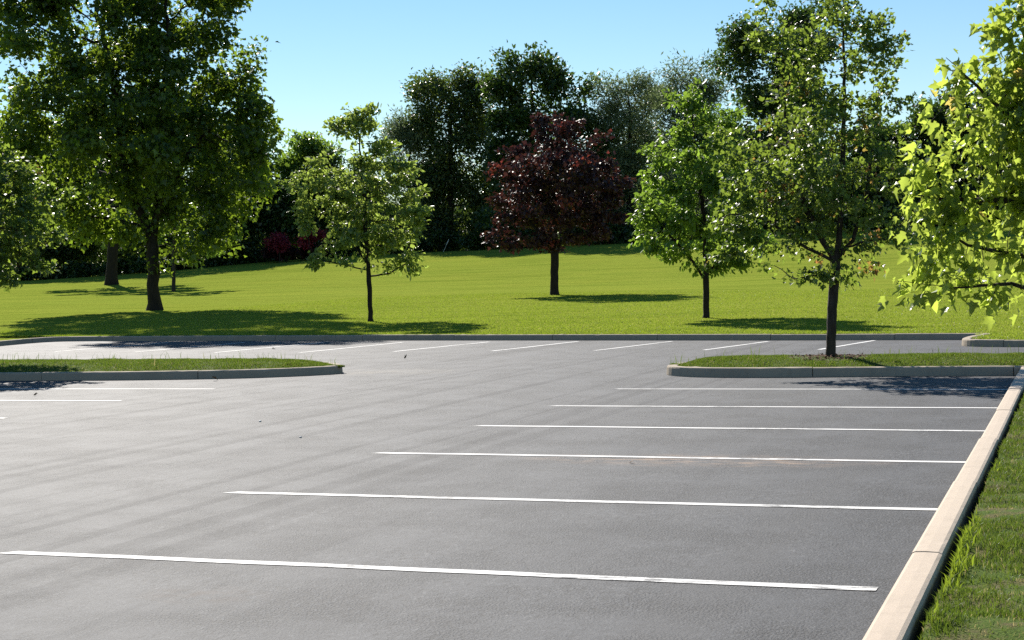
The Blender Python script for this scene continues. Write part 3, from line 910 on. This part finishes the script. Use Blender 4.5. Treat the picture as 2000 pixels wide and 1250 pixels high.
bgtree('dark_tree', 'low dark tree showing right of the slender island tree', 1735, 140,
       [(1715, 290, 40, 45), (1760, 300, 40, 50), (1680, 340, 40, 50), (1720, 370, 70, 50), (1740, 425, 85, 35)], 'leaf_dark', 12000, 0.38, 0.3, 56)
bgtree('dark_tree', 'dark tree with a narrow spire behind the close maple leaves', 1850, 128,
       [(1850, 235, 45, 45), (1815, 255, 35, 40), (1862, 190, 14, 24), (1880, 270, 45, 50), (1840, 330, 70, 60), (1850, 410, 80, 50)], 'leaf_dark', 14000, 0.36, 0.3, 57)
bgtree('dark_tree', 'dark tree mostly hidden behind the close maple at the right edge', 1990, 132,
       [(1970, 230, 55, 50), (2040, 210, 55, 50), (2000, 310, 80, 60), (1980, 400, 90, 55)], 'leaf_dark', 11000, 0.4, 0.3, 58)
bgtree('small_far_tree', 'small light green tree on the skyline just right of the big maple', 600, 165,
       [(600, 305, 34, 28), (575, 330, 26, 34), (628, 330, 26, 36), (600, 380, 50, 40), (600, 440, 55, 40)], 'leaf_green', 9000, 0.40, 0.25, 59)
bgtree('grey_tree', 'grey green tree showing between the sprigged young tree and the ivy', 800, 160,
       [(785, 280, 30, 35), (815, 275, 28, 40), (800, 340, 50, 45), (810, 420, 60, 55), (740, 420, 60, 60)], 'leaf_willow', 11000, 0.42, 0.3, 60, 'lance')
bgtree('dark_tree', 'dark tree behind the sprigged young tree and the crimson shrubs', 680, 150,
       [(680, 380, 60, 50), (620, 430, 60, 50), (700, 440, 70, 50), (560, 430, 50, 50)], 'leaf_dark', 12000, 0.38, 0.3, 61)
bgtree('dark_tree', 'dark tree filling the space beneath the right side of the big maple', 470, 140,
       [(470, 330, 60, 60), (430, 400, 60, 60), (510, 410, 60, 60), (470, 470, 80, 40)], 'leaf_dark', 12000, 0.38, 0.3, 62)
B, D = ground_at(219, 556)
tree('dark_tree', 'thick trunked dark tree behind the left of the big maple', 'tree', B, D, [(219, 520), (221, 480), (222, 430), (222, 330)],
     [(180, 330, 100, 70), (260, 340, 90, 70), (140, 420, 80, 50), (290, 420, 60, 40), (210, 400, 90, 60), (220, 260, 100, 70)], 'leaf_dark', 'bark_dark', 14000, 0.32, 'diamond',
     rb=0.42, rt=0.02, step=0.6, natt=500, seed=63, rmin=0.03, group='trees at the far side of the lawn', flare=0.6, sig=1.1)
B, D = ground_at(339, 569)
tree('young_tree', 'thin straight trunked young tree standing behind the forked maple trunk', 'tree', B, D, [(339, 540), (339, 500), (340, 440), (340, 390)],
     [(340, 430, 60, 45), (300, 450, 45, 35), (385, 455, 50, 40), (420, 480, 40, 28), (340, 380, 50, 40)], 'leaf_green', 'bark', 9000, 0.17, 'oval',
     rb=0.13, rt=0.008, step=0.3, natt=450, seed=64, flare=0.3)
bgtree('dark_tree', 'dark tree at the left edge behind the reddish tipped island tree', 40, 130,
       [(40, 330, 80, 60), (100, 400, 80, 60), (20, 440, 80, 70), (120, 480, 70, 40), (-60, 380, 80, 90)], 'leaf_dark', 14000, 0.36, 0.35, 65)


# ---------------------------------------------------------------- shrubs at the wood edge
def shrub(name, label, px, depth, lobes, leafmat, n, size, seed, group=None):
    depth = edge_depth(px) + depth
    p = at(px, 500, depth); p[2] = ground_z(p[0], p[1])
    by = max(l[1] for l in lobes)
    tree(name, label, 'shrub', p, depth, [(px, by)], lobes, leafmat, 'bark_dark', n, size, 'diamond', rb=0.06, rt=0.012, step=0.4, natt=180, seed=seed, group=group,
         rmin=0.012, flare=0.1, crown='foliage', trunk='stem', sig=1.2, shell=0.3, flat=1.0)


shrub('crimson_shrub', 'crimson topped shrub between the big maple and the sprigged young tree', 546, -4, [(546, 470, 26, 14), (530, 474, 14, 10)], 'leaf_red', 1800, 0.22, 71, 'crimson shrubs')
shrub('crimson_shrub', 'larger crimson shrub half hidden by the left side of the sprigged young tree', 605, -4, [(612, 458, 22, 14), (590, 470, 16, 12), (625, 462, 14, 10)], 'leaf_red', 2000, 0.22, 72, 'crimson shrubs')
shrub('maroon_shrub', 'dark maroon shrub beneath the crimson ones at the lawn edge', 560, -2, [(545, 490, 40, 18), (600, 488, 40, 18)], 'leaf_maroon', 4200, 0.26, 73)
k = 80
for px, top, wd, dep in [(70, 505, 60, 126), (150, 505, 55, 122), (230, 505, 55, 128), (300, 500, 50, 130), (370, 495, 50, 130), (440, 490, 55, 130), (500, 480, 40, 134), (650, 460, 45, 140), (720, 455, 50, 140),
                         (790, 450, 50, 140), (860, 440, 55, 139), (940, 440, 55, 139), (1010, 435, 50, 139), (1190, 430, 60, 139), (1270, 425, 60, 139), (1350, 420, 60, 139),
                         (1430, 415, 60, 139), (1510, 410, 60, 139), (1600, 405, 60, 139), (1680, 400, 55, 139), (1760, 400, 55, 139), (1840, 400, 60, 139), (1920, 400, 60, 139), (2000, 395, 60, 139)]:
    dep = 2.5 + (px * 7 % 5) * 0.5; dd_ = edge_depth(px) + dep
    p = at(px, 500, dd_); zb = ground_z(p[0], p[1])
    # pixel row of the shrub's foot
    q = CM.T @ (np.array([p[0], p[1], zb]) - np.array([0, 0, EYE])); foot = 625 - q[1] / -q[2] * FPX
    cy = 0.5 * (top + foot)
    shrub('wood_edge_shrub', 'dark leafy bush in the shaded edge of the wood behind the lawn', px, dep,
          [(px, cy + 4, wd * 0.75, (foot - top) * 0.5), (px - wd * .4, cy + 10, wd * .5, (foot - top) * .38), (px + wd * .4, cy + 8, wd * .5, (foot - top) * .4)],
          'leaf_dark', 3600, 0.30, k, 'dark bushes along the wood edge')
    k += 1

# far wood behind everything, one mass
r = np.random.default_rng(99)
wp = []
for px in np.arange(-150, 2200, 28):
    top = np.interp(px, [-150, 300, 600, 760, 900, 1200, 1500, 1750, 2200], [380, 400, 410, 400, 380, 330, 300, 330, 300]) + r.normal(0, 12)
    dep = 195 + r.random() * 20
    c = at(px, top + 50, dep); hgt = c[2] - ground_z(c[0], c[1])
    m = 420
    q = unit(r.normal(size=(m, 3))) * r.random((m, 1)) ** 0.4
    wp.append(c + q[:, :1] * RIGHT * 2.6 + q[:, 1:2] * FWD * 2.6 + q[:, 2:3] * UP * 3.2)
    m2 = 500
    u = r.random((m2, 3))
    wp.append(c + (u[:, :1] - .5) * RIGHT * 4 + (u[:, 1:2] - .5) * FWD * 4 - u[:, 2:3] * UP * hgt)
wp = np.concatenate(wp)
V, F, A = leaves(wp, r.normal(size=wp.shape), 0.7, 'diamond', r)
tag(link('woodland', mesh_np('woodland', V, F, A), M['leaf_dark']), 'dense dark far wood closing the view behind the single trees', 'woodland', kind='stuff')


# ---------------------------------------------------------------- grass blades
def blades(name, P, hgt, wid, mat, label, r, lean=0.5, dry=0.05, parent=None, tintf=None):
    n = len(P)
    d = r.random(n) * 6.283; u = np.stack([np.cos(d), np.sin(d), np.zeros(n)], 1)
    ld = r.random(n) * 6.283; lv = np.stack([np.cos(ld), np.sin(ld), np.zeros(n)], 1) * (lean * r.random((n, 1)))
    h = (hgt * (0.55 + 0.7 * r.random(n)))[:, None] if np.ndim(hgt) == 0 else (hgt * (0.55 + 0.7 * r.random(n)))[:, None]
    w_ = wid * (0.7 + 0.6 * r.random(n))[:, None]
    b1 = P - u * w_ * .5; b2 = P + u * w_ * .5
    mid = P + UP * h * 0.55 + lv * h * 0.3
    m1 = mid - u * w_ * .4; m2 = mid + u * w_ * .4
    tip = P + UP * h * 0.92 + lv * h
    V = np.stack([b1, b2, m2, m1, tip], 1).reshape(-1, 3)
    i = (np.arange(n) * 5)[:, None]
    F = np.concatenate([i + np.array([[0, 1, 2]]), i + np.array([[0, 2, 3]]), i + np.array([[3, 2, 4]])], 0)
    t = r.random(n); y = (r.random(n) < dry) * (0.5 + .5 * r.random(n))
    if tintf is not None: y = np.maximum(y, tintf)
    me = mesh_np(name, V, F, {'tint': np.repeat(t, 5), 'young': np.repeat(y, 5)})
    o = link(name, me, mat)
    return tag(o, label, 'grass', kind='stuff')


def vnoise(x, y, s, seed):
    rr = np.random.default_rng(seed); G = rr.random((64, 64))
    u, v = x * s, y * s
    iu, iv = np.floor(u).astype(int), np.floor(v).astype(int); fu, fv = u - iu, v - iv
    fu = fu * fu * (3 - 2 * fu); fv = fv * fv * (3 - 2 * fv)
    g = lambda a, b_: G[a % 64, b_ % 64]
    return (g(iu, iv) * (1 - fu) + g(iu + 1, iv) * fu) * (1 - fv) + (g(iu, iv + 1) * (1 - fu) + g(iu + 1, iv + 1) * fu) * fv


r = np.random.default_rng(7)
# verge beside the wide kerb: dense near the camera, thinner behind
N = 150000
y = 5.2 + 21 * r.random(N) ** 1.9; x = -0.72 + (r.random(N) ** 1.6) * (0.9 + 0.05 * y)
cl = 0.55 * vnoise(x, y, 2.3, 1) + 0.45 * vnoise(x, y, 7, 2)
keep = r.random(N) < np.clip((cl - 0.27) * 2.8, 0.13, 1)
edge = (x > -0.69) | (r.random(N) < 0.25)
keep &= edge
x, y, cl = x[keep], y[keep], cl[keep]
hg = 0.018 + 0.034 * np.clip(cl * 1.5 - 0.25, 0, 1)
dry = np.where(cl < 0.36, 1.0, 0) * (r.random(len(x)) < 0.5) * (0.4 + 0.6 * r.random(len(x)))
blades('grass', np.stack([x, y, verge_z(x, y) - 0.004], 1), hg, 0.0042, M['blade'], 'short patchy grass growing on the verge beside the cream kerb', r, 0.9, 0.05, tintf=dry)
# taller weeds in the gap behind the kerb
wy = np.concatenate([r.normal(c, s, m) for c, s, m in ((8.3, .14, 35), (8.75, .16, 75), (9.2, .2, 85), (9.75, .16, 60), (10.4, .15, 25), (13.2, .2, 15), (7.5, .1, 12))])
wx = -0.66 + np.abs(r.normal(0, 0.035, len(wy)))
blades('weeds', np.stack([wx, wy, verge_z(wx, wy)], 1), 0.075, 0.010, M['blade_lawn'], 'tall yellow green weeds growing out of the gap behind the cream kerb', r, 0.8, 0.0)['category'] = 'weeds'


def island_grass(dom, n, label, clip, seed):
    r = np.random.default_rng(seed)
    xs_, lo, hi = dom
    x = clip[0] + (clip[1] - clip[0]) * r.random(n); f = r.random(n)
    l, h = np.interp(x, xs_, lo), np.interp(x, xs_, hi)
    y = l + (h - l) * f
    z = 0.115 + 0.13 * (1 - (2 * f - 1) ** 2) * np.clip((h - l) / 2.5, 0, 1)
    if clip[2]:
        ok = (np.hypot(x - bi[0], (y - bi[1]) * 1.0) > 0.62 + 0.2 * vnoise(x, y, 5, 4))
        x, y, z = x[ok], y[ok], z[ok]
    hg = 0.02 + 0.032 * vnoise(x, y, 3, 3)
    tall = r.random(len(x)) < 0.003
    hg = np.where(tall, 0.2, hg)
    return blades('grass', np.stack([x, y, z - 0.005], 1), hg, 0.009, M['blade'], label, r, 0.7, 0.05)


island_grass(dom_r, 70000, 'short green grass covering the island with the single tree', (-6.6, 1.5, True), 1)
island_grass(dom_l, 80000, 'short green grass covering the long pointed island on the left', (-24, -12.8, False), 2)
# lawn: blades over the part of the slope nearest to the far kerb
N = 190000
x = -36 + 40 * r.random(N); t = 0.02 + 34 * r.random(N) ** 2.0
y = lot_edge(x) + t
blades('grass', np.stack([x, y, ground_z(x, y) - 0.005], 1), 0.042, 0.017, M['blade_lawn'], 'mown grass blades along the foot of the sloping lawn', r, 0.9, 0.06)

# bark mulch ring at the foot of the island tree
n = 900
a = r.random(n) * 6.283; rr_ = 0.75 * np.sqrt(r.random(n)); P = np.stack([bi[0] + rr_ * np.cos(a) * 1.15, bi[1] + rr_ * np.sin(a), 0.252 - 0.045 * rr_ + 0.018 * r.random(n)], 1)
V, F, A = leaves(P, r.normal(size=(n, 3)) * [1, 1, .2], 0.05, 'diamond', r, 4.0, 0.0, curl=0.0, rnd=0.15)
tag(link('bark_mulch', mesh_np('bark_mulch', V, F, A), M['mulch']), 'reddish brown bark mulch round the foot of the island tree', 'mulch', kind='stuff')


# ---------------------------------------------------------------- small things lying about
def pebble(px, py, size, label, seed):
    import bmesh
    r = np.random.default_rng(seed); bm = bmesh.new(); bmesh.ops.create_icosphere(bm, subdivisions=2, radius=1)
    for v in bm.verts:
        s = 1 + 0.15 * math.sin(3 * v.co.x + seed) + r.normal(0, .05)
        v.co = Vector((v.co.x * size * s, v.co.y * size * .7 * s, v.co.z * size * .45 * s))
    me = bpy.data.meshes.new('pebble'); bm.to_mesh(me); bm.free()
    p = g0(px, py); o = link('pebble', me, M['stone'], smooth=True); o.location = (p[0], p[1], size * 0.38)
    o.rotation_euler = (0, 0, r.random() * 6)
    return tag(o, label, 'stone', 'stones on the asphalt')


def fallen(px, py, size, label, seed):
    r = np.random.default_rng(seed); p = g0(px, py)
    V, F, A = leaves(np.zeros((1, 3)), np.array([[1.0, 0.3, 0.1]]), size, 'maple', r, 2.0, 0, curl=-0.5, fold=0.8, rnd=.3)
    V[:, 2] -= V[:, 2].min() - 0.006
    o = link('fallen_leaf', mesh_np('fallen_leaf', V, F, A), M['dry_leaf']); o.location = (p[0], p[1], 0)
    return tag(o, label, 'leaf', 'fallen leaves on the asphalt')


pebble(508, 824, 0.022, 'pale stone out in the open lane, the nearer the left edge of two', 1)
pebble(587, 855, 0.020, 'pale stone in the open lane, the nearer of two', 2)
fallen(1230, 905, 0.10, 'curled leaf lying by the sandy stain in the bay', 3)
fallen(790, 701, 0.12, 'brown leaf on the asphalt right of the pointed island', 4)
fallen(532, 682, 0.12, 'brown leaf on the asphalt by the far bay lines', 5)
fallen(414, 744, 0.10, 'dark leaf on the asphalt in front of the pointed island', 6)
fallen(66, 773, 0.07, 'leaf lying near the left bay line', 7)

# leaning white pole at the top of the lawn
p, d = ground_at(866, 492)
tp = at(877, 467, d)
po = empty('marker_pole', p, 'thin white pole leaning at the top edge of the lawn', 'pole')
ax = unit(tp - p); L_ = float(np.linalg.norm(tp - p))
ring = []
V = []; F = []
s1 = unit(np.cross(ax, FWD)); s2 = np.cross(ax, s1)
hs = [(0, .022), (.55 * L_, .022), (.56 * L_, .045), (.86 * L_, .045), (.9 * L_, .025), (L_, .012)]
for j, (h, rr0) in enumerate(hs):
    for q in range(8):
        V.append(ax * h + s1 * math.cos(q * math.pi / 4) * rr0 + s2 * math.sin(q * math.pi / 4) * rr0)
    if j:
        for q in range(8): F.append(((j - 1) * 8 + q, (j - 1) * 8 + (q + 1) % 8, j * 8 + (q + 1) % 8, j * 8 + q))
link('shaft', mesh_np('shaft', np.array(V), np.array(F)), M['pole'], po, smooth=True)
